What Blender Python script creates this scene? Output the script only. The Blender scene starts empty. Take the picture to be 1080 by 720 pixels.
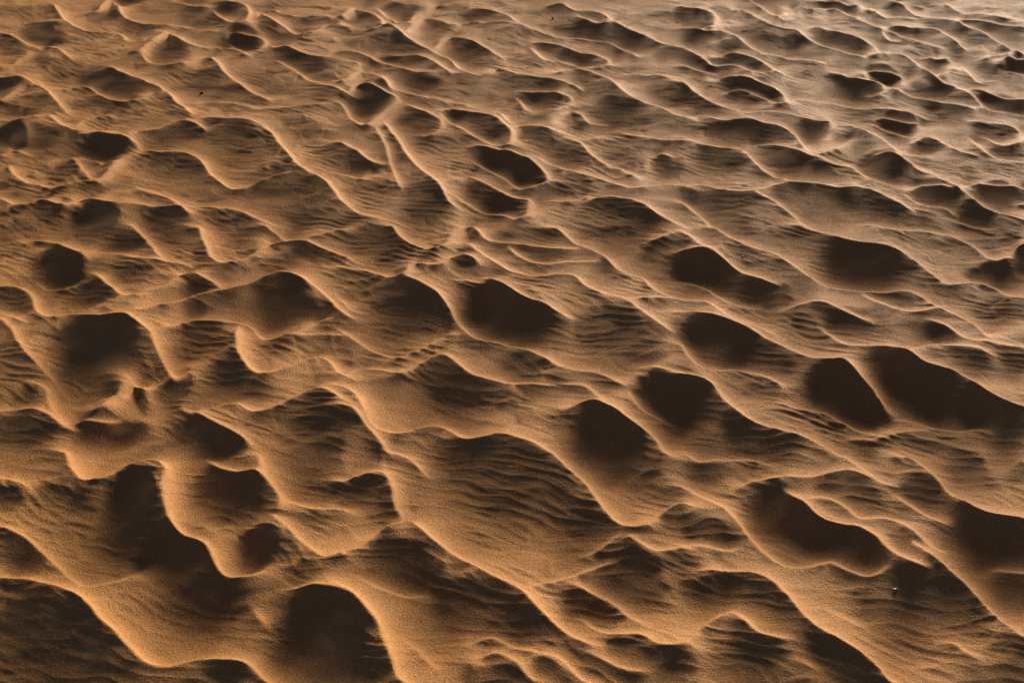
import bpy, math
import numpy as np

# ------------------------------------------------------------------ camera, sky, sun
W, H = 1080.0, 720.0
CAM_Z = 1.6
PITCH = math.radians(28.0)            # below the horizon
VFOV = math.radians(24.0)
FPX = (H / 2) / math.tan(VFOV / 2)
SUN_ELEV = math.radians(8.0)
SUN_AZ = math.radians(22.0)           # to the right of the view direction (+Y)

scene = bpy.context.scene
cam_data = bpy.data.cameras.new('camera')
cam = bpy.data.objects.new('camera', cam_data)
scene.collection.objects.link(cam)
cam.location = (0, 0, CAM_Z)
cam.rotation_euler = (math.pi / 2 - PITCH, 0, 0)
cam_data.sensor_fit = 'VERTICAL'
cam_data.sensor_height = 24
cam_data.sensor_width = 36
cam_data.lens = 12 / math.tan(VFOV / 2)
cam_data.clip_start = 0.05
cam_data.clip_end = 5000
scene.camera = cam

world = bpy.data.worlds.new('World')
scene.world = world
world.use_nodes = True
wn = world.node_tree
bg = wn.nodes.get('Background') or wn.nodes.new('ShaderNodeBackground')
wo = wn.nodes.get('World Output') or wn.nodes.new('ShaderNodeOutputWorld')
sky = wn.nodes.new('ShaderNodeTexSky')
sky.sky_type = 'NISHITA'
sky.sun_disc = False
sky.sun_elevation = SUN_ELEV
sky.sun_rotation = SUN_AZ
sky.dust_density = 0.5
sky.air_density = 0.2
wn.links.new(sky.outputs[0], bg.inputs[0])
wn.links.new(bg.outputs[0], wo.inputs[0])
bg.inputs[1].default_value = 0.05

sun_data = bpy.data.lights.new('sun', 'SUN')
sun_data.energy = 5.0
sun_data.angle = math.radians(27.0)
sun_data.color = (1.0, 0.88, 0.70)
sun = bpy.data.objects.new('sun', sun_data)
scene.collection.objects.link(sun)
sun.location = (2, 6, 4)
# the lamp shines along its -Z: towards the sun is +Z
sun.rotation_euler = (math.pi / 2 - SUN_ELEV, 0, math.pi - SUN_AZ)

scene.view_settings.view_transform = 'Standard'
scene.view_settings.look = 'None'
scene.view_settings.gamma = 1
scene.view_settings.exposure = 2.38
scene.view_settings.use_curve_mapping = False

# ------------------------------------------------------------------ picture <-> ground
cp, sp = math.cos(PITCH), math.sin(PITCH)

def ground(px, py):
    u = (px - W / 2) / FPX
    v = -(py - H / 2) / FPX
    dy = cp + v * sp
    dz = -sp + v * cp
    t = -CAM_Z / dz
    return u * t, dy * t

def picture(x, y):
    zc = y * cp + CAM_Z * sp
    yc = y * sp - CAM_Z * cp
    return W / 2 + FPX * x / zc, H / 2 - FPX * yc / zc

# ------------------------------------------------------------------ noise
_rs = np.random.RandomState(7)
_perm = _rs.permutation(512).astype(np.int32)
_ang = _rs.rand(512) * 2 * np.pi
_gx, _gy = np.cos(_ang).astype(np.float32), np.sin(_ang).astype(np.float32)

def pnoise(x, y, seed=0):
    x = np.asarray(x, np.float32) + 37.7 * seed
    y = np.asarray(y, np.float32) + 91.3 * seed
    xi = np.floor(x).astype(np.int32); yi = np.floor(y).astype(np.int32)
    xf = x - xi; yf = y - yi
    u = xf * xf * xf * (xf * (xf * 6 - 15) + 10)
    v = yf * yf * yf * (yf * (yf * 6 - 15) + 10)
    def g(ix, iy, fx, fy):
        k = _perm[(_perm[ix & 511] + iy) & 511]
        return _gx[k] * fx + _gy[k] * fy
    a = g(xi, yi, xf, yf); b = g(xi + 1, yi, xf - 1, yf)
    c = g(xi, yi + 1, xf, yf - 1); d = g(xi + 1, yi + 1, xf - 1, yf - 1)
    ab = a + u * (b - a); cd = c + u * (d - c)
    return (ab + v * (cd - ab)) * 1.5

def sstep(a, b, x):
    t = np.clip((x - a) / (b - a), 0, 1)
    return t * t * (3 - 2 * t)

# ------------------------------------------------------------------ hollows trodden in the sand:
# picture position of the shaded hollow, half lengths, tilt (degrees, clockwise), depth
HOLLOWS = [
 (43,37,30,11,5,.9),(12,48,18,12,20,.8),(20,12,25,8,10,.35),(52,12,22,8,10,.4),(107,13,18,9,-15,.6),
 (147,32,22,12,10,.5),(175,55,25,13,5,.8),(205,17,35,10,10,.4),(238,8,16,8,5,.8),(207,0,16,5,0,.5),
 (256,43,20,12,8,1),(282,26,14,10,10,.6),(330,25,22,10,-5,.5),(320,67,35,14,20,.85),(5,90,20,13,0,.9),
 (25,112,30,10,-5,.6),(112,88,42,14,18,.85),(55,72,25,10,30,.4),(100,112,35,9,5,.4),(215,87,22,10,5,.6),
 (255,101,32,10,10,.5),(285,90,30,12,12,.4),(12,144,20,13,-10,1),(48,150,22,18,10,.5),(112,157,28,16,-3,1),
 (66,183,22,10,-10,.6),(185,140,28,12,5,.5),(242,150,38,26,15,.6),(185,180,35,14,15,.45),(110,190,30,11,-10,.55),
 (300,205,46,26,20,.5),(320,138,28,12,15,.3),(350,163,20,12,5,.6),(320,105,24,10,10,.3),(47,228,22,14,10,.8),
 (102,236,30,22,5,.95),(178,240,30,25,20,.75),(250,240,30,14,5,.4),(10,200,20,10,10,.4),
 (383,20,22,11,0,.6),(421,12,22,8,5,.75),(455,30,25,14,5,.6),(503,15,25,8,10,.4),(490,54,35,14,12,.65),
 (413,45,25,7,5,.35),(590,10,18,6,5,.6),(627,16,20,6,5,.45),(640,38,56,12,12,.85),(600,57,38,10,15,.75),
 (370,60,20,7,5,.4),(427,66,32,8,8,.45),(390,103,25,16,-5,1),(440,90,30,11,8,.5),(557,85,45,9,8,.5),
 (573,105,30,9,3,.5),(440,127,25,16,5,.5),(503,133,38,16,18,.7),(600,128,18,9,0,.55),(655,123,40,15,10,.7),
 (567,147,22,13,25,.5),(537,175,42,18,20,.95),(523,210,42,17,18,.75),(460,150,28,10,10,.3),(377,173,22,12,5,.6),
 (395,205,30,13,5,.35),(452,218,31,26,15,.65),(418,165,12,28,-15,.3),(655,163,35,14,12,.4),(703,178,20,13,5,.8),
 (593,167,28,9,10,.35),(665,222,38,16,18,.75),(705,95,30,13,15,.65),(712,60,25,8,10,.5),(593,193,33,11,8,.4),
 (733,17,22,9,10,.75),(813,10,20,7,10,.4),(740,40,25,9,10,.65),(770,50,14,7,-20,.5),(733,70,25,11,10,.65),
 (783,65,32,9,5,.6),(800,40,28,8,10,.5),(836,45,12,7,5,.75),(790,93,38,13,12,.85),(888,5,25,8,15,.95),
 (920,15,11,7,40,.6),(953,11,24,7,20,.55),(976,1,18,6,0,.8),(887,43,38,10,18,.85),(953,35,24,7,10,.75),
 (1003,27,28,7,10,.45),(1053,27,38,8,12,.75),(1030,44,16,6,5,.55),(1075,43,12,7,5,.55),(905,90,32,11,18,.85),
 (933,80,25,9,12,.95),(968,95,20,8,10,.6),(987,68,17,8,5,.85),(993,84,20,7,25,.85),(1013,50,28,7,15,.4),
 (1070,68,18,9,5,1),(1046,63,12,7,0,.5),(1073,90,18,9,10,.6),(1060,110,35,11,12,.95),(740,115,20,11,5,.5),
 (787,140,42,14,8,.85),(863,136,24,14,15,.8),(947,132,27,13,8,1),(980,154,18,8,10,.85),(1000,114,24,8,10,.45),
 (1020,162,25,7,12,.5),(1050,138,28,12,15,.75),(1060,160,28,9,15,.75),(907,153,15,11,5,.4),(833,168,48,14,12,.75),
 (757,173,27,14,8,.8),(933,178,28,16,20,.9),(1003,179,30,8,10,.5),(753,215,38,18,12,.8),(913,213,38,15,20,.85),
 (990,207,30,13,15,.9),(1050,207,32,13,5,1),(1030,232,32,12,15,.9),(837,213,28,15,18,.35),(815,190,28,9,12,.4),
 (63,284,31,23,5,1),(15,317,22,13,10,.85),(97,308,25,15,10,.65),(20,250,28,11,5,.5),(133,257,22,10,5,.75),
 (143,287,24,9,5,.45),(203,297,28,11,3,.85),(208,326,16,7,10,.6),(298,322,38,27,15,.9),(106,378,56,48,28,1),
 (133,430,24,18,-15,1),(217,357,33,21,15,.8),(240,392,32,22,10,.6),(18,385,30,22,15,.75),
 (15,415,34,14,10,.7),(28,455,42,22,10,.88),(330,440,50,28,10,.85),(288,275,38,14,10,.5),(345,347,22,8,-5,.6),
 (112,452,58,18,8,.95),(184,402,22,30,10,.95),(225,467,46,21,18,.97),(262,412,30,14,10,.4),(335,262,26,14,10,.4),
 (393,262,40,20,5,.55),(487,278,17,6,5,.75),(435,325,42,26,15,.75),(540,330,62,28,22,1),(565,267,35,9,8,.6),
 (525,252,48,8,5,.4),(575,247,34,7,8,.5),(652,358,46,27,22,.75),(475,408,48,26,15,.86),(550,383,38,9,8,.6),
 (570,403,38,12,10,.45),(367,415,15,10,10,.7),(645,465,48,30,20,1),(712,418,45,29,15,1),(700,268,33,14,-5,.8),
 (645,248,34,12,5,.6),(410,373,24,8,0,.5),(362,375,15,12,10,.5),(745,287,40,20,20,1),(807,312,35,15,15,.9),
 (768,240,30,14,12,.7),(912,278,52,23,12,.95),(975,243,34,9,10,.7),(1040,257,34,11,5,.75),(1078,270,14,13,0,1),
 (1050,290,30,13,5,.9),(893,337,45,15,22,.85),(940,312,34,11,15,.5),(997,350,22,9,5,.8),(1050,330,38,11,10,.5),
 (850,345,24,12,20,.45),(757,360,48,20,15,1),(815,385,30,16,20,.75),(893,420,50,30,20,1),(965,405,70,24,32,1),
 (1050,435,48,25,22,1),(1005,377,54,12,10,.7),(1070,385,24,17,40,.85),(812,412,25,12,15,.5),(805,462,52,26,25,.85),
 (905,470,34,10,12,.8),(960,468,48,9,5,.7),(138,542,34,48,5,1),(243,515,46,36,15,.95),(275,577,25,19,0,1),
 (195,580,40,32,10,1),(212,622,58,36,20,.9),(10,525,15,12,0,.9),(57,520,20,8,10,.6),(85,535,15,9,30,.8),
 (22,588,40,26,18,.95),(12,622,24,10,0,.8),(55,688,90,62,20,.9),(240,708,34,13,10,.9),(343,676,60,52,15,1),
 (320,607,28,14,10,.7),(335,500,40,40,15,.88),(383,530,36,28,15,.8),(532,508,84,40,22,.84),(595,545,48,30,20,.75),
 (425,603,60,28,20,.92),(510,655,82,36,22,.85),(622,642,38,14,20,.9),(577,703,18,10,15,.75),(645,705,44,17,25,.85),
 (665,612,50,27,20,.85),(660,673,38,10,10,.75),(705,545,20,11,5,.8),(690,515,34,18,20,.7),(520,712,40,12,5,.6),
 (695,700,48,14,15,.85),(393,712,18,10,0,.6),(820,540,42,25,22,1),(895,577,50,21,18,1),(855,556,34,20,30,1),(905,522,48,15,20,.85),
 (965,515,48,13,20,.75),(750,500,34,14,10,.5),(745,558,36,12,15,.85),(750,590,44,11,10,.6),(800,620,58,26,25,.85),
 (733,622,20,13,15,.8),(1020,500,40,23,30,.9),(1075,497,12,12,0,.9),(1040,570,56,33,20,1),(1068,625,30,28,0,1),(1100,590,60,36,20,1),
 (960,573,30,13,35,.85),(990,632,80,30,15,.88),(960,672,60,18,18,.6),(895,705,54,20,30,.9),(785,690,64,30,25,.85),
 (1060,685,50,18,20,.6),(925,612,48,13,10,.7),(930,645,40,18,15,.7),
]
# long crests: (tile corner x, y) then lines of (height factor, points); three tile units to one picture pixel
CRESTS = {
 (0,0): [
  (.8,(0,105),(40,115),(110,150),(180,150),(230,190)),(.7,(0,210),(60,190),(110,155)),
  (1,(170,10),(200,60),(270,95),(370,105),(400,130)),
  (1,(260,45),(310,30),(360,5),(390,50),(450,70),(530,80),(600,95),(700,100)),
  (1,(400,165),(440,160),(500,125),(540,110),(590,135),(650,155),(730,165),(800,180)),
  (1,(440,175),(480,205),(550,210),(620,195),(670,190),(710,230),(760,270),(800,300),(860,330)),
  (1.3,(330,205),(400,235),(470,265),(530,290),(560,330),(610,365)),
  (1,(90,235),(140,270),(200,290),(280,285),(340,315),(420,320),(480,295),(530,295)),
  (1,(0,240),(70,240),(130,275),(170,310),(210,360)),(.8,(0,320),(50,290),(90,275)),
  (1,(0,375),(60,380),(110,370),(150,360),(190,390),(230,410),(300,405),(380,410),(460,410),(530,390),(580,380),(630,400),(660,430)),
  (.7,(220,405),(280,375),(330,365),(370,385)),
  (1,(610,345),(650,335),(720,340),(800,350),(880,350),(960,340),(1040,335)),
  (1.3,(620,370),(700,380),(780,385),(830,400),(870,440),(910,490),(950,530),(1010,560),(1050,590),(1075,640)),
  (1,(240,425),(300,418),(370,425),(420,440),(440,475),(400,500),(330,525),(270,520),(230,500)),
  (1.2,(440,475),(510,485),(580,485),(630,510),(660,550),(700,585),(750,600),(810,580),(870,560),(930,550)),
  (1,(20,520),(60,570),(110,590),(180,600),(250,580),(300,580),(350,545),(400,505)),
  (.8,(0,490),(50,475),(100,500)),(.8,(150,530),(200,515),(240,520),(270,560),(310,575)),
  (1.1,(0,630),(80,655),(130,640),(200,650),(260,630),(330,640),(430,650),(500,660),(570,655),(610,690)),
  (1,(420,600),(500,620),(600,650),(680,665),(760,680),(820,700),(860,720)),
  (.9,(530,0),(580,15),(640,20),(680,10)),(1,(670,30),(700,55),(750,75),(790,50),(770,10),(720,0)),
  (.8,(710,120),(720,105),(770,95),(820,110),(840,130),(820,155),(770,165),(720,145)),
  (1,(840,130),(870,150),(910,145),(980,170),(1040,180),(1120,200)),
  (1,(870,195),(930,225),(980,260),(1040,275),(1090,290)),
  (1,(800,55),(830,45),(870,65),(900,80),(930,105),(980,105),(1030,80),(1090,70)),
  (.8,(850,25),(900,40),(960,50),(1010,45),(1060,60))],
 (360,0): [
  (1,(0,50),(50,30),(110,45),(130,75),(90,95),(40,90),(0,75)),(1,(110,20),(150,60),(200,70),(250,45),(290,20),(340,15)),
  (1.3,(120,60),(170,85),(200,110),(240,140),(290,165),(340,190),(390,230),(450,240)),
  (1,(200,100),(250,60),(310,60),(360,80),(430,75),(510,65),(560,80)),
  (1,(290,155),(330,130),(380,118),(430,135),(480,165),(520,190)),
  (1.2,(400,20),(470,25),(530,50),(580,80),(640,105),(700,130),(780,140),(850,150),(880,170),(940,190)),
  (1,(640,20),(700,10),(740,35),(800,35),(850,55),(820,70),(740,50)),
  (1.2,(850,60),(910,85),(970,110),(1020,140),(1079,150)),
  (1,(590,135),(640,130),(700,140),(760,165),(820,185),(850,205),(800,220),(700,205),(640,190),(600,150)),
  (1,(0,165),(50,165),(100,190),(170,210),(240,230),(310,225)),(1,(100,180),(200,175),(270,185),(330,215),(350,240)),
  (1,(0,260),(60,230),(130,240),(160,270),(220,305),(290,310),(340,325),(420,340),(500,355),(540,390)),
  (1,(20,290),(50,265),(100,262),(140,280),(175,305),(160,335),(110,375),(60,400),(0,345)),
  (1,(450,240),(500,215),(560,235),(640,245),(710,260),(770,290)),
  (1,(540,290),(600,288),(680,290),(730,310),(700,335),(650,350),(590,350),(550,310)),
  (1.4,(670,235),(740,220),(800,230),(850,250),(900,290),(960,320),(1020,345),(1079,370)),
  (1,(310,350),(360,342),(430,355),(490,370),(535,405),(540,435),(510,455),(450,445),(390,410),(340,385),(310,350)),
  (.8,(180,330),(240,340),(300,365),(320,390),(280,425),(230,430)),
  (1.2,(130,380),(170,430),(210,490),(250,530),(310,590),(340,640),(390,670)),(.7,(110,400),(140,470),(170,560),(200,610)),
  (1,(400,510),(450,550),(510,580),(560,600),(610,590),(650,570),(640,540),(600,500),(550,480),(500,465),(400,460)),
  (1.1,(560,480),(620,490),(670,530),(730,545),(790,560),(850,580),(930,600),(1010,590),(1079,595)),
  (1,(350,580),(400,568),(470,590),(540,620),(600,640),(590,675),(550,695),(480,690),(400,660),(350,610)),
  (1,(540,400),(600,395),(660,410),(720,430),(780,450),(850,430),(950,435),(1079,450)),
  (.9,(660,390),(720,350),(760,360),(790,395),(850,400)),(1,(700,430),(760,460),(800,500),(850,540),(910,560),(960,580)),
  (.8,(960,550),(980,510),(1020,490),(1060,510)),(1,(0,450),(50,480),(100,510),(150,520)),(.9,(0,560),(60,570),(110,540)),
  (1,(770,640),(830,625),(900,630),(960,650),(1000,680),(1079,720)),(.9,(640,640),(720,640),(780,625)),
  (.9,(0,640),(60,680),(140,700),(190,720)),(.9,(880,240),(950,245),(1010,240),(1079,260)),
  (.9,(860,260),(910,300),(980,330),(1079,345))],
 (720,0): [
  (1,(0,155),(60,180),(100,215),(160,220),(230,225),(290,225),(260,195),(200,170),(140,170),(100,190)),
  (1.2,(0,90),(50,95),(110,95),(160,110),(210,145),(270,175),(330,190),(400,190),(460,200)),
  (.8,(90,150),(120,130),(160,125)),(1,(0,20),(60,25),(110,50),(90,85),(40,85)),
  (1.2,(150,40),(200,35),(250,65),(300,85),(360,95),(400,120),(450,150),(510,165),(580,185)),
  (1,(200,0),(250,30),(300,55),(340,30),(370,20)),
  (1.2,(360,20),(440,35),(520,50),(570,70),(640,100),(700,130),(770,150),(840,160)),
  (1,(560,45),(590,25),(640,60),(690,60),(750,60)),(1,(440,0),(500,10),(570,20),(600,40)),
  (1,(660,0),(700,20),(740,55),(800,55),(870,60)),(.8,(730,10),(790,25),(850,5)),
  (1,(390,95),(450,95),(520,105),(580,130),(620,160),(590,175)),(1,(630,95),(680,90),(740,100),(800,105),(860,130),(900,160)),
  (.8,(630,95),(650,125),(700,135)),(1.3,(870,55),(900,80),(960,105),(1010,135),(1060,160),(1079,160)),
  (.9,(870,55),(950,60),(1010,70),(1079,80)),(1,(780,10),(840,15),(900,40),(980,50),(1079,65)),
  (1.3,(600,180),(640,165),(700,175),(740,200),(780,230),(830,265),(870,275),(930,280),(1000,300),(1079,310)),
  (1,(870,275),(920,300),(960,340),(1000,360),(1079,380)),(.9,(750,190),(800,188),(850,195),(840,225),(810,235),(770,215)),
  (1,(840,225),(880,215),(910,240),(940,265),(1000,265)),(1,(1000,210),(1020,185),(1079,180)),(1,(940,190),(1000,175),(1050,175)),
  (1,(1000,230),(1079,240)),(1,(570,225),(610,212),(660,215),(700,245),(690,275)),
  (1.1,(570,225),(620,260),(680,285),(740,310),(800,320),(870,330),(940,350)),
  (1,(460,225),(520,235),(580,245),(640,275),(620,300),(570,310)),
  (1.1,(90,265),(130,245),(190,237),(250,250),(300,280),(330,310),(310,328),(240,310),(180,300),(120,310)),
  (1,(0,215),(80,240),(120,235)),
  (1.4,(0,260),(60,300),(110,330),(180,350),(250,350),(330,360),(420,380),(490,390),(550,400),(610,430),(660,460),(720,490),(790,510)),
  (1,(330,310),(400,325),(480,340),(560,350),(640,345),(720,350),(780,380)),
  (1.1,(0,370),(60,360),(120,380),(200,375),(270,385),(330,410),(370,440),(400,480),(450,490),(500,460),(540,430)),
  (1.2,(0,430),(60,460),(120,470),(190,480),(250,540),(300,570),(370,580),(440,585),(520,580),(590,590)),
  (.9,(360,370),(420,375),(470,390),(460,430),(440,455)),
  (1,(600,380),(640,365),(700,368),(750,390),(740,430),(700,440),(640,425),(600,390)),
  (1,(720,460),(770,430),(820,450),(870,480),(940,500)),
  (1.3,(600,490),(660,490),(720,520),(760,550),(820,565),(860,590),(920,635),(980,670),(1079,700)),
  (1,(200,470),(270,460),(340,470),(420,500),(480,530),(530,545),(590,580)),
  (1,(500,520),(560,560),(620,590),(680,600),(740,590),(780,580)),
  (1,(890,380),(950,380),(1020,390),(1070,420),(1060,455),(1000,460),(930,430)),(1,(900,435),(950,480),(1000,510),(1079,520)),
  (1,(700,620),(760,590),(820,590),(870,600)),(1,(690,620),(760,660),(830,680),(870,700)),
  (1,(880,595),(950,590),(1030,590),(1079,600)),(.8,(1040,670),(1079,655)),
  (1,(260,600),(340,585),(420,590),(490,600),(560,600),(620,620),(680,650),(740,680)),
  (1.1,(0,590),(70,590),(140,605),(210,610),(260,600),(300,570)),(1,(210,610),(280,640),(340,680),(380,715)),
  (1,(0,660),(40,690),(90,720))],
 (0,240): [
  (1,(60,60),(110,45),(180,55),(250,72),(330,80),(410,90),(480,100),(560,115),(610,125)),
  (1,(290,105),(250,75)),(.9,(105,170),(150,207),(210,202),(260,165)),
  (1.2,(0,185),(50,185),(100,215),(120,260),(170,280),(220,270),(260,270),(320,275),(380,270),(430,295),(480,330),(490,370),(520,430),(560,490)),
  (1,(0,268),(40,275),(90,300)),(1,(290,140),(340,180),(390,210),(450,205),(520,175),(560,145),(610,140),(660,160),(710,185)),
  (1.3,(410,245),(480,248),(540,235),(610,210),(680,195),(740,185),(800,165),(870,140),(910,140),(960,160),(1010,190),(1060,240),(1090,270)),
  (1,(420,0),(470,50),(510,90),(560,115)),
  (1.2,(630,0),(650,60),(680,100),(730,110),(790,85),(850,50),(920,40),(980,45),(1030,70),(1090,95)),
  (1,(840,0),(880,30),(930,45)),(.9,(960,30),(1020,20),(1079,5)),
  (1.2,(500,325),(570,300),(640,290),(720,290),(790,310),(830,345),(880,345),(940,325),(1000,290),(1060,285)),
  (1.3,(760,300),(750,350),(760,400),(790,445),(840,465),(900,440),(960,415),(1010,405),(1050,430),(1079,460)),
  (.8,(900,340),(980,340),(1079,340)),(1.7,(290,580),(340,550),(390,510),(435,487),(470,515)),
  (.8,(0,280),(50,340),(90,400),(140,460),(170,500)),
  (1,(80,480),(140,510),(160,560),(210,605),(260,610),(300,635),(350,640),(400,620)),
  (1,(0,575),(80,570),(140,575),(190,610),(240,640),(280,670)),
  (1,(600,575),(640,600),(700,630),(760,660),(800,700)),
  (1.1,(570,565),(610,580),(660,570),(740,560),(800,585),(860,575),(920,545),(980,510),(1030,510),(1079,540))],
 (360,240): [
  (1,(0,130),(60,148),(130,150),(190,150),(230,110),(300,125),(340,100),(380,90),(420,100),(440,130)),
  (1.2,(160,0),(200,40),(250,65),(300,70),(350,40),(390,8),(430,20),(470,45),(530,55),(600,55),(680,65),(760,65)),
  (1.1,(330,60),(390,55),(440,80),(500,120),(560,140),(620,150),(680,145),(740,150),(780,185),(840,215),(900,225),(960,225),(1020,230)),
  (1.4,(680,0),(730,40),(780,65),(830,90),(860,120),(910,150),(960,165),(990,200),(1079,235)),
  (.9,(520,60),(570,95),(640,115),(700,105),(760,105),(820,110)),
  (1.3,(190,150),(240,170),(290,195),(330,230),(360,290),(390,330),(440,360),(510,378),(580,385),(640,410),(700,445),(760,460),(830,475),(900,510)),
  (.8,(340,165),(400,170),(460,185)),(1.4,(440,155),(520,180),(580,215),(640,230),(690,265),(740,295)),
  (.9,(0,230),(40,260),(100,270)),(1.1,(0,330),(60,370),(110,400),(170,415),(220,400),(280,375),(330,350),(380,345)),
  (1.1,(0,460),(60,440),(120,450),(180,465),(220,445),(280,410),(330,402),(370,430),(420,465),(480,485),(540,500),(600,500),(680,505)),
  (1.3,(0,495),(40,510),(70,560),(90,610),(130,645),(180,665),(250,655),(320,655),(380,670),(440,670),(500,655),(560,670),(620,690),(670,720)),
  (1.1,(0,570),(40,580),(80,630),(120,680),(150,720)),(.8,(680,500),(760,510),(820,540),(880,560)),
  (1.3,(700,590),(740,565),(800,558),(860,570),(910,600),(960,640),(1000,680),(1020,715)),
  (1,(920,455),(970,445),(1030,450),(1079,455)),(.8,(900,510),(930,560),(970,600),(1020,630),(1060,645)),
  (.9,(960,45),(1010,35),(1060,15)),(.9,(960,225),(1020,230),(1079,235)),(.9,(880,225),(950,265),(1010,310),(1060,350))],
 (720,240): [
  (1,(0,15),(60,50),(130,60)),
  (1.5,(110,0),(160,40),(230,70),(290,85),(340,120),(400,160),(450,190),(520,205),(600,210),(660,205),(720,205),(780,230),(830,260),(880,280),(930,310),(970,350)),
  (1,(0,70),(70,65),(120,85),(160,120),(200,150),(260,165),(320,190)),
  (1.3,(380,0),(440,25),(520,40),(600,45),(660,60),(720,95),(770,130),(810,165),(860,190),(940,200),(1010,220),(1079,225)),
  (1,(590,0),(680,15),(760,30),(850,45),(920,75),(970,100),(1020,95),(1050,65),(1079,50)),(.8,(880,0),(930,15),(1000,10)),
  (1,(0,190),(60,210),(130,240),(200,260),(260,270)),(1,(0,240),(60,240),(130,265),(200,290),(260,320),(310,350)),
  (1.3,(0,275),(70,280),(140,295),(210,320),(270,355),(330,380),(390,405),(460,415),(515,410),(550,440),(600,490),(640,550),(660,590)),
  (.9,(300,270),(380,245),(440,235),(500,255),(560,285),(620,310)),
  (1,(420,310),(460,345),(510,370),(580,370),(650,370),(720,365),(800,365),(870,375),(940,390),(1000,415)),
  (1.5,(640,370),(700,380),(760,410),(830,440),(900,470),(970,510),(1030,545),(1079,565)),
  (.9,(560,210),(640,250),(720,270),(790,260),(830,255)),(1,(760,290),(830,310),(880,340),(950,360),(1079,385)),
  (1.1,(660,600),(720,625),(800,652),(880,658),(930,655),(990,665)),
  (1.1,(0,380),(30,425),(90,455),(160,460),(230,465),(290,485),(330,520)),
  (1.3,(0,465),(60,480),(110,510),(140,550),(200,590),(260,620),(330,645),(400,665),(460,700),(490,720)),
  (1.2,(300,550),(360,580),(420,600),(480,625),(540,655),(590,662),(640,655),(680,620)),(.8,(500,675),(600,670),(700,650),(800,655))],
 (0,480): [
  (1.4,(210,0),(240,60),(290,85),(340,70),(400,35),(460,15),(500,20),(530,55),(520,100),(525,160),(545,215),(590,260),(640,275),(665,310),(680,350),(710,385),(760,395),(800,380),(840,350)),
  (1.2,(640,15),(700,45),(760,55),(810,50),(850,85),(885,140),(880,180)),(1.2,(820,0),(840,60),(890,130),(950,170),(1020,185),(1079,180)),
  (1,(850,190),(910,230),(950,280),(1010,320),(1079,330)),(.9,(630,250),(700,235),(750,245)),(.9,(0,65),(60,85),(110,120)),
  (1.1,(10,230),(80,270),(150,330),(210,380),(260,405),(330,410),(400,390),(460,350)),
  (1.5,(0,395),(80,400),(150,410),(220,430),(280,470),(320,520),(370,560),(410,610),(450,650),(510,665),(570,660),(620,645),(700,650),(770,655),(820,690),(840,720)),
  (.7,(350,520),(400,525),(460,520)),(.9,(790,480),(830,530),(860,560)),(1,(870,430),(940,425),(1010,420),(1079,430))],
 (360,480): [
  (1,(170,0),(230,40),(280,90)),(1.1,(0,90),(60,70),(130,60),(160,110),(170,170),(200,200)),
  (1.6,(0,330),(50,300),(110,250),(170,225),(220,215),(270,250),(340,305),(410,350),(480,385),(560,420),(610,470),(670,530),(740,580),(820,615)),
  (1,(560,420),(630,405),(690,395),(760,375),(830,350),(880,340)),(1,(690,395),(740,410),(800,440),(860,470),(910,510),(980,540)),
  (1.1,(720,500),(770,530),(830,560),(890,565),(950,570),(1000,600),(1060,610),(1079,600)),
  (1.5,(670,0),(720,50),(780,95),(820,150),(860,200),(900,225),(950,225),(990,190),(1040,160),(1079,150)),
  (1,(890,250),(940,280),(1000,300),(1079,290)),(.8,(740,330),(800,310),(860,265),(900,250)),
  (1.5,(0,410),(50,450),(90,500),(130,550),(140,600),(165,680),(180,720)),(.8,(130,550),(200,590),(260,640),(320,690)),
  (.9,(20,370),(90,410),(150,440),(220,465),(300,460)),
  (1.1,(380,610),(440,580),(500,585),(550,605),(600,620),(700,650),(740,690),(770,720)),
  (.9,(420,690),(430,640),(490,625),(550,655),(590,700),(610,720)),(.7,(580,650),(640,640),(700,670),(740,700)),
  (.9,(760,625),(820,640),(900,680),(1000,690))],
 (720,480): [
  (.9,(0,0),(50,25),(110,20),(200,25),(300,45)),
  (1.2,(0,110),(60,130),(130,160),(180,210),(220,270),(280,325),(340,355),(410,360),(470,350),(530,375),(590,385),(630,365),(660,345)),
  (1,(150,120),(200,90),(270,75),(340,65),(420,60),(480,45),(530,40),(590,60),(640,85),(700,100)),
  (1.2,(310,97),(360,125),(400,150),(440,190),(500,210),(560,220),(620,255),(670,305),(740,345),(800,358)),
  (1,(380,130),(450,130),(510,150),(560,185),(640,190),(700,215),(760,250),(820,290),(860,300)),
  (1,(500,0),(560,30),(630,70),(700,95)),(1,(660,110),(730,160),(800,195),(860,225)),
  (1.6,(720,0),(780,40),(820,80),(870,130),(930,160),(990,180),(1079,190)),(.9,(0,270),(60,280),(130,300),(200,290)),
  (1.5,(40,360),(130,365),(210,370),(280,395),(330,440),(380,500),(430,550),(500,590),(570,630),(620,670),(660,720)),
  (.7,(420,470),(480,500),(540,530),(600,570)),
  (1.5,(720,255),(800,320),(860,370),(920,430),(970,480),(1020,530),(1079,580)),(.9,(950,370),(1000,375),(1079,375)),
  (1.1,(0,590),(50,550),(90,520),(150,490),(190,520),(240,570),(300,590),(360,590)),(.9,(340,640),(400,670),(450,700)),
  (.8,(680,670),(760,680),(820,670)),(.9,(780,610),(850,600),(910,640),(960,660))],
}

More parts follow.
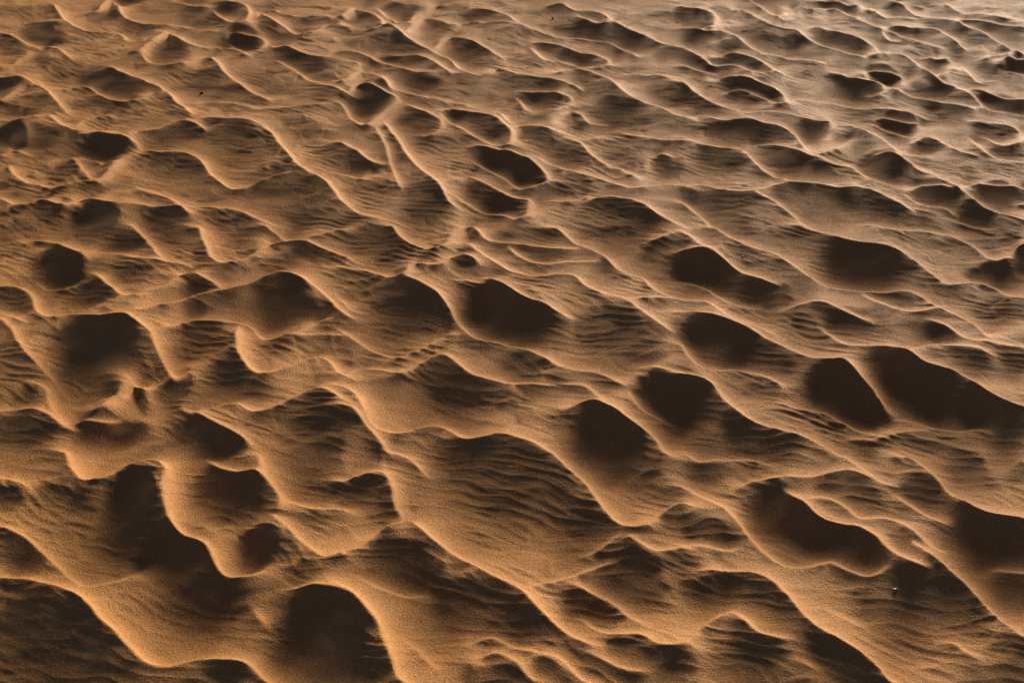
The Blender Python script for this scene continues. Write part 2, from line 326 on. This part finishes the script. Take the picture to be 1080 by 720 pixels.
# ------------------------------------------------------------------ the sheet's grid
def axis_rows():
    rows = []
    # distances from behind the camera to far away, one picture pixel apart in view
    y = 1.45
    while y < 7.0:
        rows.append(y)
        y += 0.60 * (y * y + CAM_Z ** 2) / (CAM_Z * FPX)
    step = rows[-1] - rows[-2]
    far = []
    while y < 400:
        far.append(y); step *= 1.03; y += step
    near = []
    step = rows[1] - rows[0]; y = rows[0] - step
    while y > -3.0:
        near.append(y); step = min(step * 1.03, .05); y -= step
    step = 0.05
    while y > -60:
        near.append(y); step *= 1.15; y -= step
    return np.array(near[::-1] + rows + far)

def axis_cols():
    d = 0.86
    c = list(np.arange(0, W / 2 + 40, d))
    x = c[-1] + d; step = d
    while x < 3000:
        c.append(x); step = min(step * 1.02, 30); x += step
    step = 30
    while x < 60000:
        c.append(x); step *= 1.2; x += step
    c = np.array(c)
    return np.concatenate([-c[:0:-1], c])

ys = axis_rows()
cs = axis_cols()
slant = np.sqrt(np.maximum(ys, 1.3) ** 2 + CAM_Z ** 2) * 1.0
zc = np.maximum(ys, 1.3) * cp + CAM_Z * sp
X = (cs[None, :] * (zc / FPX)[:, None]).astype(np.float32)
Y = np.repeat(ys[:, None], len(cs), 1).astype(np.float32)
NR, NC = X.shape
print('grid', NR, NC)

# ------------------------------------------------------------------ relief of the trodden, wind-worked sand
# Every hollow has a side that slopes down away from the low sun, every crest a short
# side that faces it; the height of the sand is integrated from those slopes.
sun2 = np.array([math.sin(SUN_AZ), math.cos(SUN_AZ)])
GX0, GX1, GY0, GY1 = -4.0, 4.0, -1.0, 9.5

def bspline(G, dx, x, y):
    """smooth periodic lookup in the height grid"""
    ny, nx = G.shape
    fx = (x - GX0) / dx; fy = (y - GY0) / dx
    ix = np.floor(fx).astype(np.int32); iy = np.floor(fy).astype(np.int32)
    tx = (fx - ix).astype(np.float32); ty = (fy - iy).astype(np.float32)
    def w(t):
        return ((1 - t) ** 3 / 6, (3 * t ** 3 - 6 * t * t + 4) / 6, (-3 * t ** 3 + 3 * t * t + 3 * t + 1) / 6, t ** 3 / 6)
    wxs, wys = w(tx), w(ty)
    out = 0
    for j in range(4):
        jj = (iy + j - 1) % ny
        row = 0
        for i in range(4):
            row = row + wxs[i] * G[jj, (ix + i - 1) % nx]
        out = out + wys[j] * row
    return out

def smooth_line(p):
    p = np.array(p, float)
    if len(p) < 3: return p
    q = np.vstack([2 * p[0] - p[1], p, 2 * p[-1] - p[-2]])
    out = []
    for i in range(1, len(q) - 2):
        for t in (0, .33, .67):
            a, b, c, d = q[i - 1:i + 3]
            out.append(.5 * (2 * b + (c - a) * t + (2 * a - 5 * b + 4 * c - d) * t * t + (3 * b - a - 3 * c + d) * t ** 3))
    out.append(q[-2])
    return np.array(out)

rs = np.random.RandomState(11)
rand_bowls, rand_lines = [], []
S = 0.19
for iy in range(int(GY0 / S) - 1, int(GY1 / S) + 1):
    for ix in range(int(GX0 / S / 1.15) - 1, int(GX1 / S / 1.15) + 1):
        x = (ix + .5 + .5 * (iy % 2) + rs.uniform(-.4, .4)) * S * 1.15
        y = (iy + .5 + rs.uniform(-.4, .4)) * S * .85 / .85
        r1 = rs.uniform(.07, .15); r2 = r1 * rs.uniform(.45, .75); t = math.radians(rs.normal(-38, 16)); dep = rs.choice([.5, .6, .75, .9, 1.])
        if y > .2:
            px, py = picture(x, y)
            if -22 < px < W + 22 and -8 < py < H + 22: continue
        M = np.array([[math.cos(t) * r1, -math.sin(t) * r2], [math.sin(t) * r1, math.cos(t) * r2]])
        rand_bowls.append((x, y, np.linalg.inv(M), r1, dep))
for k in range(1500):
    x = rs.uniform(GX0, GX1); y = rs.uniform(GY0, GY1)
    t = math.radians(rs.normal(-38, 22)); pts = [(x, y)]
    for j in range(rs.randint(6, 14)):
        t += rs.normal(0, .35); t += (-.66 - t) * .2
        pts.append((pts[-1][0] + .045 * math.cos(t), pts[-1][1] + .045 * math.sin(t)))
    a = rs.uniform(.8, 1.4)
    pts = np.array(pts)
    qx, qy = picture(pts[:, 0], np.maximum(pts[:, 1], .2))
    if ((qx > -15) & (qx < W + 15) & (qy > -4) & (qy < H + 15) & (pts[:, 1] > .2)).any(): continue
    rand_lines.append((a, pts))

def relief(dx, lift):
    """lift(x, y): height of the sand known so far, to set the features where they are seen"""
    nx = int(round((GX1 - GX0) / dx)); ny = int(round((GY1 - GY0) / dx))
    gx = (GX0 + dx * np.arange(nx)).astype(np.float32); gy = (GY0 + dx * np.arange(ny)).astype(np.float32)
    XX, YY = np.meshgrid(gx, gy)
    wx = .014 * pnoise(XX * 8, YY * 8, 1) + .006 * pnoise(XX * 21, YY * 21, 2)
    wy = .014 * pnoise(XX * 8, YY * 8, 3) + .006 * pnoise(XX * 21, YY * 21, 4)
    RN = pnoise(XX * 17, YY * 22, 44) + .5 * pnoise(XX * 41, YY * 47, 45)
    def place(px, py):
        x, y = ground(px, py)
        if lift is not None:
            for _ in range(3):
                h = lift(x, y)
                k = (CAM_Z - h) / CAM_Z
                x0, y0 = ground(px, py)
                x, y = x0 * k, y0 * k
        return x, y
    bowls = list(rand_bowls)
    for (px, py, rx, ry, ang, dep) in HOLLOWS:
        e = 1.0
        p = [ground(px + e, py), ground(px - e, py), ground(px, py + e), ground(px, py - e)]
        J = np.array([[(p[0][0] - p[1][0]) / 2, (p[2][0] - p[3][0]) / 2], [(p[0][1] - p[1][1]) / 2, (p[2][1] - p[3][1]) / 2]])
        t = math.radians(ang)
        M = J @ np.array([[math.cos(t) * rx, -math.sin(t) * ry], [math.sin(t) * rx, math.cos(t) * ry]])
        x, y = place(px, py)
        bowls.append((x, y, np.linalg.inv(M), np.linalg.norm(M, 2), min(1, dep + .02 * max(0, 1 - py / 320))))
    # slope towards the sun: + looks at the viewer (dim), - looks at the sun (bright)
    u = XX * .966 - YY * .259 + wx; v = XX * .259 + YY * .966 + 1.5 * wy
    G = (BASE + .05 * pnoise(XX * 5, YY * 6, 40) + .08 * pnoise(u * 8, v * 15, 41) + .07 * pnoise(u * 18, v * 34, 42)).astype(np.float32)
    dark = np.zeros_like(G)
    for (bx, by, A, rmax, dep) in bowls:
        ext = rmax * 1.35
        c0, c1 = np.searchsorted(gx, [bx - ext, bx + ext]); r0, r1 = np.searchsorted(gy, [by - ext, by + ext])
        if c1 <= c0 or r1 <= r0: continue
        ddx = XX[r0:r1, c0:c1] + wx[r0:r1, c0:c1] - bx; ddy = YY[r0:r1, c0:c1] + wy[r0:r1, c0:c1] - by
        r = np.sqrt((A[0, 0] * ddx + A[0, 1] * ddy) ** 2 + (A[1, 0] * ddx + A[1, 1] * ddy) ** 2)
        c = (ddx * sun2[0] + ddy * sun2[1]) / (np.sqrt(ddx ** 2 + ddy ** 2) + 1e-5)
        r = r * (1 + (.16 if dep < .93 else .07) * RN[r0:r1, c0:c1])
        a0 = .50 + .26 * c; a1 = 1.20 - .10 * c
        t = np.clip((r - a0) / (a1 - a0), 0, 1)
        w = 1 - t * t * (3 - 2 * t)
        v = w * np.interp(dep, [.3, .5, .7, .85, 1.0], DARKS)
        dark[r0:r1, c0:c1] = np.maximum(dark[r0:r1, c0:c1], v)
    G = G + dark
    # crests
    lines = list(rand_lines)
    for (tx, ty), ls in CRESTS.items():
        for l in ls:
            seam = [p[0] < 12 or p[0] > 1065 or p[1] < 8 or p[1] > 705 for p in (l[1], l[-1])]   # carries on in the next tile
            lines.append((l[0], np.array([place(tx + p[0] / 3, ty + p[1] / 3) for p in smooth_line(l[1:])]), seam))
    lit = np.zeros_like(G); cut = np.zeros_like(G)
    for a, P, *rest in lines:
        s0, s1 = rest[0] if rest else (False, False)
        ext = .13
        c0, c1 = np.searchsorted(gx, [P[:, 0].min() - ext, P[:, 0].max() + ext]); r0, r1 = np.searchsorted(gy, [P[:, 1].min() - ext, P[:, 1].max() + ext])
        if c1 <= c0 or r1 <= r0: continue
        qx = XX[r0:r1, c0:c1] + .3 * wx[r0:r1, c0:c1]; qy = YY[r0:r1, c0:c1] + .3 * wy[r0:r1, c0:c1]
        best = np.full(qx.shape, 9., np.float32); side = np.zeros_like(best); par = np.zeros_like(best)
        cum = np.concatenate([[0], np.cumsum(np.hypot(*np.diff(P, axis=0).T))]); L = cum[-1]
        for i in range(len(P) - 1):
            ax, ay = P[i]; ex, ey = P[i + 1] - P[i]; l2 = ex * ex + ey * ey + 1e-12
            t = np.clip(((qx - ax) * ex + (qy - ay) * ey) / l2, 0, 1)
            ox = qx - ax - t * ex; oy = qy - ay - t * ey
            d = np.hypot(ox, oy); m = d < best
            best = np.where(m, d, best)
            side = np.where(m, ox * sun2[0] + oy * sun2[1], side)
            par = np.where(m, cum[i] + t * math.sqrt(l2), par)
        endf = np.clip(np.minimum(par + .05 * s0, L - par + .05 * s1) / .05, 0, 1); endf = endf * (2 - endf)
        sd = side / (best + 1e-4)
        sunny = sstep(-.004, .003, side)
        v = a * endf * (.55 * np.exp(-best / .010) + .45 * np.exp(-best / (.027 * a)))
        lit[r0:r1, c0:c1] = np.maximum(lit[r0:r1, c0:c1], v * sunny)
        cut[r0:r1, c0:c1] = np.maximum(cut[r0:r1, c0:c1], endf * np.exp(-best / (.035 * a)) * (1 - sunny) * np.clip(-sd * 1.5, 0, 1))
    lit = np.clip(lit, 0, 1.15)
    G = G * (1 - np.clip(lit, 0, 1)) - LIT * lit + .13 * cut * (1 - np.clip(lit, 0, 1))
    u2 = XX * .80 - YY * .60 + 1.3 * wx; v2 = XX * .60 + YY * .80 + 1.3 * wy
    n2 = pnoise(u2 * 6.5, v2 * 15, 47) + .35 * pnoise(u2 * 15, v2 * 31, 48)
    free = (1 - sstep(.10, .24, dark)) * (1 - .8 * np.clip(lit, 0, 1)) * sstep(-.5, .3, pnoise(XX * 3, YY * 3, 49))
    G = G + free * (-.17 * np.exp(-((n2 - .06) / .07) ** 2) + .08 * np.exp(-((n2 + .10) / .10) ** 2))
    dk = dark.copy()
    F = np.fft.rfft2(G - G.mean())
    kx = 2 * np.pi * np.fft.rfftfreq(nx, dx)[None, :]; ky = 2 * np.pi * np.fft.fftfreq(ny, dx)[:, None]
    ks = kx * sun2[0] + ky * sun2[1]; kt = -kx * sun2[1] + ky * sun2[0]
    Hh = -1j * ks * F / (ks ** 2 + LAM * kt ** 2 + (2 * np.pi / 1.8) ** 2)
    h = np.fft.irfft2(Hh, s=(ny, nx)).astype(np.float32)
    print('slope mean', G.mean(), 'height', h.min(), h.max(), h.std())
    return h, dk

BASE = 0.03
DARKS = [.085, .13, .17, .21, .36]
LIT = 0.88
LAM = 0.045
h0, _ = relief(.012, None)
look = lambda x, y: float(bspline(h0, .012, np.array([x]), np.array([y]))[0])
H1, D1 = relief(.0035, look)
Z = bspline(H1, .0035, X, Y)
deep = sstep(.21, .32, bspline(D1, .0035, X, Y))
slope = sstep(.04, .18, bspline(D1, .0035, X, Y))
fade = 1 - sstep(11, 16, np.abs(Y))

# gentle rises and medium unevenness
Z += .008 * pnoise(X * 1.3, Y * 1.3, 5)
Z += .0012 * pnoise(X * 15, Y * 15, 8)

# wind ripples: crests roughly across the view, bent by the relief
def ripples():
    t = math.radians(-13)
    u = X * math.cos(t) + Y * math.sin(t)
    v = -X * math.sin(t) + Y * math.cos(t)
    v = v + 1.3 * Z + .045 * pnoise(u * 4, v * 5, 9) + .017 * pnoise(u * 12, v * 12, 10)
    ph = v * np.pi / .036 + 1.2 * pnoise(u * 7, v * 9, 13) + 1.0 * pnoise(u * 16, v * 22, 15)
    wave = 1 - np.abs(np.sin(ph)) ** .9
    gate = .6 + .4 * sstep(-.35, .35, pnoise(u * 9, v * 12, 16))
    ph2 = v * np.pi / .021 + 2.2 * pnoise(u * 12, v * 15, 17)
    wave2 = (1 - np.abs(np.sin(ph2))) * sstep(-.1, .4, pnoise(u * 7, v * 9, 18))
    a = pnoise(u * 26, v * 48, 11)
    return gate * wave + .45 * wave2 + .18 * (1 - np.abs(a) * 2.2)
mask = sstep(-.45, .35, pnoise(X * 3.2, Y * 3.2, 14) + .25)
amp = .0009 * (1 - .93 * deep) * (0.45 + .55 * mask) * (.75 + .45 * slope) * (1 - .3 * sstep(2.6, 4.5, Y))
GU = X * .83 + Y * .56; GV = -X * .56 + Y * .83
Z += (.00012 * pnoise(GU * 300, GV * 300, 31) + .00010 * pnoise(GV * 170 + GU * 31, GU * 160, 32)) * (np.abs(Y) < 9)
def fine_lines():
    t = math.radians(-36)
    u = X * math.cos(t) + Y * math.sin(t); v = -X * math.sin(t) + Y * math.cos(t)
    v = v + .9 * Z + .030 * pnoise(u * 5, v * 6, 51) + .008 * pnoise(u * 14, v * 15, 52)
    a = 1 - np.abs(np.sin(v * np.pi / .026 + 1.2 * pnoise(u * 8, v * 11, 53))) ** .8
    b = 1 - np.abs(pnoise(u * 12, v * 44, 54)) * 2.4
    g = sstep(-.15, .3, pnoise(X * 5, Y * 5, 55) + .35 * sstep(2.5, 4.5, Y) - .1)
    return g * (.7 * a + .6 * b)
Z += np.where((np.abs(X) < 4 + .8 * np.abs(Y)) & (np.abs(Y) < 14), .0010 * (1 - .1 * sstep(2.6, 4, Y)) * (1 - .9 * deep) * (1 - .5 * slope) * fine_lines(), 0)
near = (np.abs(X) < 4 + .8 * np.abs(Y)) & (np.abs(Y) < 14)
Z = Z + np.where(near, amp * ripples(), 0)
Z = Z * fade + (1 - fade) * 0.0
# dunes beyond
Z = Z + sstep(12, 60, np.hypot(X, Y)) * (.9 * pnoise(X * .03, Y * .05, 20) + .15 * pnoise(X * .2, Y * .3, 21))

# ------------------------------------------------------------------ build the sheet
def sheet(name, X, Y, Z, mat):
    n = X.size
    co = np.empty((n, 3), np.float32)
    co[:, 0] = X.ravel(); co[:, 1] = Y.ravel(); co[:, 2] = Z.ravel()
    idx = np.arange(n, dtype=np.int32).reshape(X.shape)
    f = np.stack([idx[:-1, :-1], idx[:-1, 1:], idx[1:, 1:], idx[1:, :-1]], -1).reshape(-1, 4)
    me = bpy.data.meshes.new(name)
    me.vertices.add(n); me.vertices.foreach_set('co', co.ravel())
    nf = len(f)
    me.loops.add(nf * 4); me.loops.foreach_set('vertex_index', f.ravel())
    me.polygons.add(nf)
    me.polygons.foreach_set('loop_start', np.arange(0, nf * 4, 4, dtype=np.int32))
    me.polygons.foreach_set('use_smooth', np.ones(nf, bool))
    me.update(calc_edges=True)
    me.materials.append(mat)
    o = bpy.data.objects.new(name, me)
    scene.collection.objects.link(o)
    return o

def sand_material():
    m = bpy.data.materials.new('sand'); m.use_nodes = True
    nt = m.node_tree; N = nt.nodes; L = nt.links
    b = N['Principled BSDF']
    b.inputs['Roughness'].default_value = .68
    if 'Diffuse Roughness' in b.inputs: b.inputs['Diffuse Roughness'].default_value = .2
    b.inputs['Specular IOR Level'].default_value = .010
    b.inputs['Specular Tint'].default_value = (1, .70, .48, 1)
    tc = N.new('ShaderNodeTexCoord')
    def noise(scale, detail, rough):
        n = N.new('ShaderNodeTexNoise'); n.inputs['Scale'].default_value = scale
        n.inputs['Detail'].default_value = detail; n.inputs['Roughness'].default_value = rough
        L.new(tc.outputs['Object'], n.inputs['Vector']); return n
    grain = noise(420, 2, .7)
    patch = noise(2.2, 4, .6)
    r1 = N.new('ShaderNodeValToRGB'); e = r1.color_ramp.elements
    e[0].position = .3; e[0].color = (.190, .088, .030, 1)
    e[1].position = .7; e[1].color = (.41, .196, .068, 1)
    L.new(grain.outputs['Fac'], r1.inputs['Fac'])
    mx = N.new('ShaderNodeMix'); mx.data_type = 'RGBA'; mx.blend_type = 'MULTIPLY'
    mx.inputs['Factor'].default_value = 1
    r2 = N.new('ShaderNodeValToRGB'); e = r2.color_ramp.elements
    e[0].position = .3; e[0].color = (.9, .88, .86, 1); e[1].position = .7; e[1].color = (1, 1, 1, 1)
    L.new(patch.outputs['Fac'], r2.inputs['Fac'])
    L.new(r1.outputs['Color'], mx.inputs['A']); L.new(r2.outputs['Color'], mx.inputs['B'])
    L.new(mx.outputs['Result'], b.inputs['Base Color'])
    g2 = noise(260, 3, .8)
    bp = N.new('ShaderNodeBump'); bp.inputs['Distance'].default_value = .007
    bp.inputs['Strength'].default_value = .8
    L.new(g2.outputs['Fac'], bp.inputs['Height'])
    L.new(bp.outputs['Normal'], b.inputs['Normal'])
    return m

sand = sheet('ground', X, Y, Z, sand_material())
sand['kind'] = 'structure'
sand['label'] = 'wind rippled orange brown sand covered with soft shaded hollows'

# ------------------------------------------------------------------ small bits lying on the sand
def height_at(x, y):
    r = int(np.clip(np.searchsorted(ys, y), 1, NR - 1))
    c = int(np.clip(np.searchsorted(cs, x * FPX / zc[r]), 1, NC - 1))
    return float(Z[r, c])

def spot(px, py):
    x, y = ground(px, py)
    for _ in range(5):
        k = (CAM_Z - height_at(x, y)) / CAM_Z
        x0, y0 = ground(px, py)
        x, y = x0 * k, y0 * k
    return x, y, height_at(x, y)

def plain(name, col, rough):
    m = bpy.data.materials.new(name); m.use_nodes = True
    N = m.node_tree.nodes; L = m.node_tree.links
    b = N['Principled BSDF']; b.inputs['Roughness'].default_value = rough
    n = N.new('ShaderNodeTexNoise'); n.inputs['Scale'].default_value = 300; n.inputs['Detail'].default_value = 3
    tc = N.new('ShaderNodeTexCoord'); L.new(tc.outputs['Object'], n.inputs['Vector'])
    r = N.new('ShaderNodeValToRGB')
    r.color_ramp.elements[0].color = tuple(c * .6 for c in col) + (1,)
    r.color_ramp.elements[1].color = tuple(min(1, c * 1.3) for c in col) + (1,)
    L.new(n.outputs['Fac'], r.inputs['Fac']); L.new(r.outputs['Color'], b.inputs['Base Color'])
    return m

import bmesh
from mathutils import noise as mnoise, Vector, Matrix
M_DARK = plain('dark_stone', (.018, .012, .008), .7)
M_PALE = plain('pale_shell', (.62, .52, .42), .5)

def tagged(o, label, cat, group=None):
    o['label'] = label; o['category'] = cat
    if group: o['group'] = group
    return o

def pebble(px, py, size, flat, rot, seed, label):
    bm = bmesh.new(); bmesh.ops.create_icosphere(bm, subdivisions=3, radius=1)
    for v in bm.verts:
        k = 1 + .28 * mnoise.noise(v.co * 1.3 + Vector((seed * 7, 0, 0))) + .10 * mnoise.noise(v.co * 3.5 + Vector((0, seed * 5, 0)))
        v.co = Vector((v.co.x * size * k, v.co.y * size * .62 * k, v.co.z * size * flat * k))
    me = bpy.data.meshes.new('pebble'); bm.to_mesh(me); bm.free()
    for p in me.polygons: p.use_smooth = True
    me.materials.append(M_DARK)
    o = bpy.data.objects.new('pebble', me); scene.collection.objects.link(o)
    x, y, z = spot(px, py)
    o.location = (x, y, z + size * flat * .1); o.rotation_euler = (.1, .15, rot)
    return tagged(o, label, 'pebble', 'small dark pebbles lying on the sand')

def shell(px, py, size, rot, tilt, label):
    """a chip of a shell: a curved, pointed flake with thickness"""
    bm = bmesh.new(); n = 8; top = []; bot = []
    for i in range(n + 1):
        a = i / n; w = size * .45 * (1 - a) ** .8 + .0004
        for j in range(5):
            s_ = (j / 4 - .5) * 2
            p = Vector((a * size - size * .5, s_ * w, size * .25 * (1 - s_ * s_) * (1 - a) + size * .12 * math.sin(a * 3)))
            top.append(bm.verts.new(p)); bot.append(bm.verts.new(p - Vector((0, 0, .0009))))
    for i in range(n):
        for j in range(4):
            k = i * 5 + j
            bm.faces.new((top[k], top[k + 5], top[k + 6], top[k + 1])); bm.faces.new((bot[k], bot[k + 1], bot[k + 6], bot[k + 5]))
        for k, m in ((i * 5, 5), (i * 5 + 4, 5)):
            bm.faces.new((top[k], bot[k], bot[k + m], top[k + m]))
    for j in range(4):
        for k in (j, n * 5 + j): bm.faces.new((top[k], top[k + 1], bot[k + 1], bot[k]))
    bmesh.ops.recalc_face_normals(bm, faces=bm.faces)
    me = bpy.data.meshes.new('shell_fragment'); bm.to_mesh(me); bm.free()
    me.materials.append(M_PALE)
    o = bpy.data.objects.new('shell_fragment', me); scene.collection.objects.link(o)
    x, y, z = spot(px, py)
    o.location = (x, y, z - size * .05); o.rotation_euler = (tilt, .35, rot)
    return tagged(o, label, 'shell', 'pale shell chips sticking out of the sand')

pebble(213, 98.5, .0062, .7, .2, 1, 'dark pebble, largest in view, alone on the rippled slope in the upper left')
pebble(129.7, 48.5, .0045, .6, .1, 2, 'small dark pebble on smooth lit sand near the upper left corner')
pebble(583.5, 19.5, .0055, .7, .5, 3, 'dark pebble at the left end of a long shaded trough near the top edge')
pebble(662, 27.5, .0040, .7, 1.2, 4, 'tiny dark pebble on the lit crest just above the long trough near the top')
pebble(714.5, 23.5, .0045, .6, .8, 5, 'dark flat pebble on fine ripples near the top edge, rightmost of the pebbles')
shell(944, 621, .0080, 2.2, .25, 'pale pointed shell chip on dark rippled sand in the lower right part')
shell(783.5, 270, .0075, 2.4, .25, 'pale shell chip on a thin crest right of the centre, above two joined hollows')
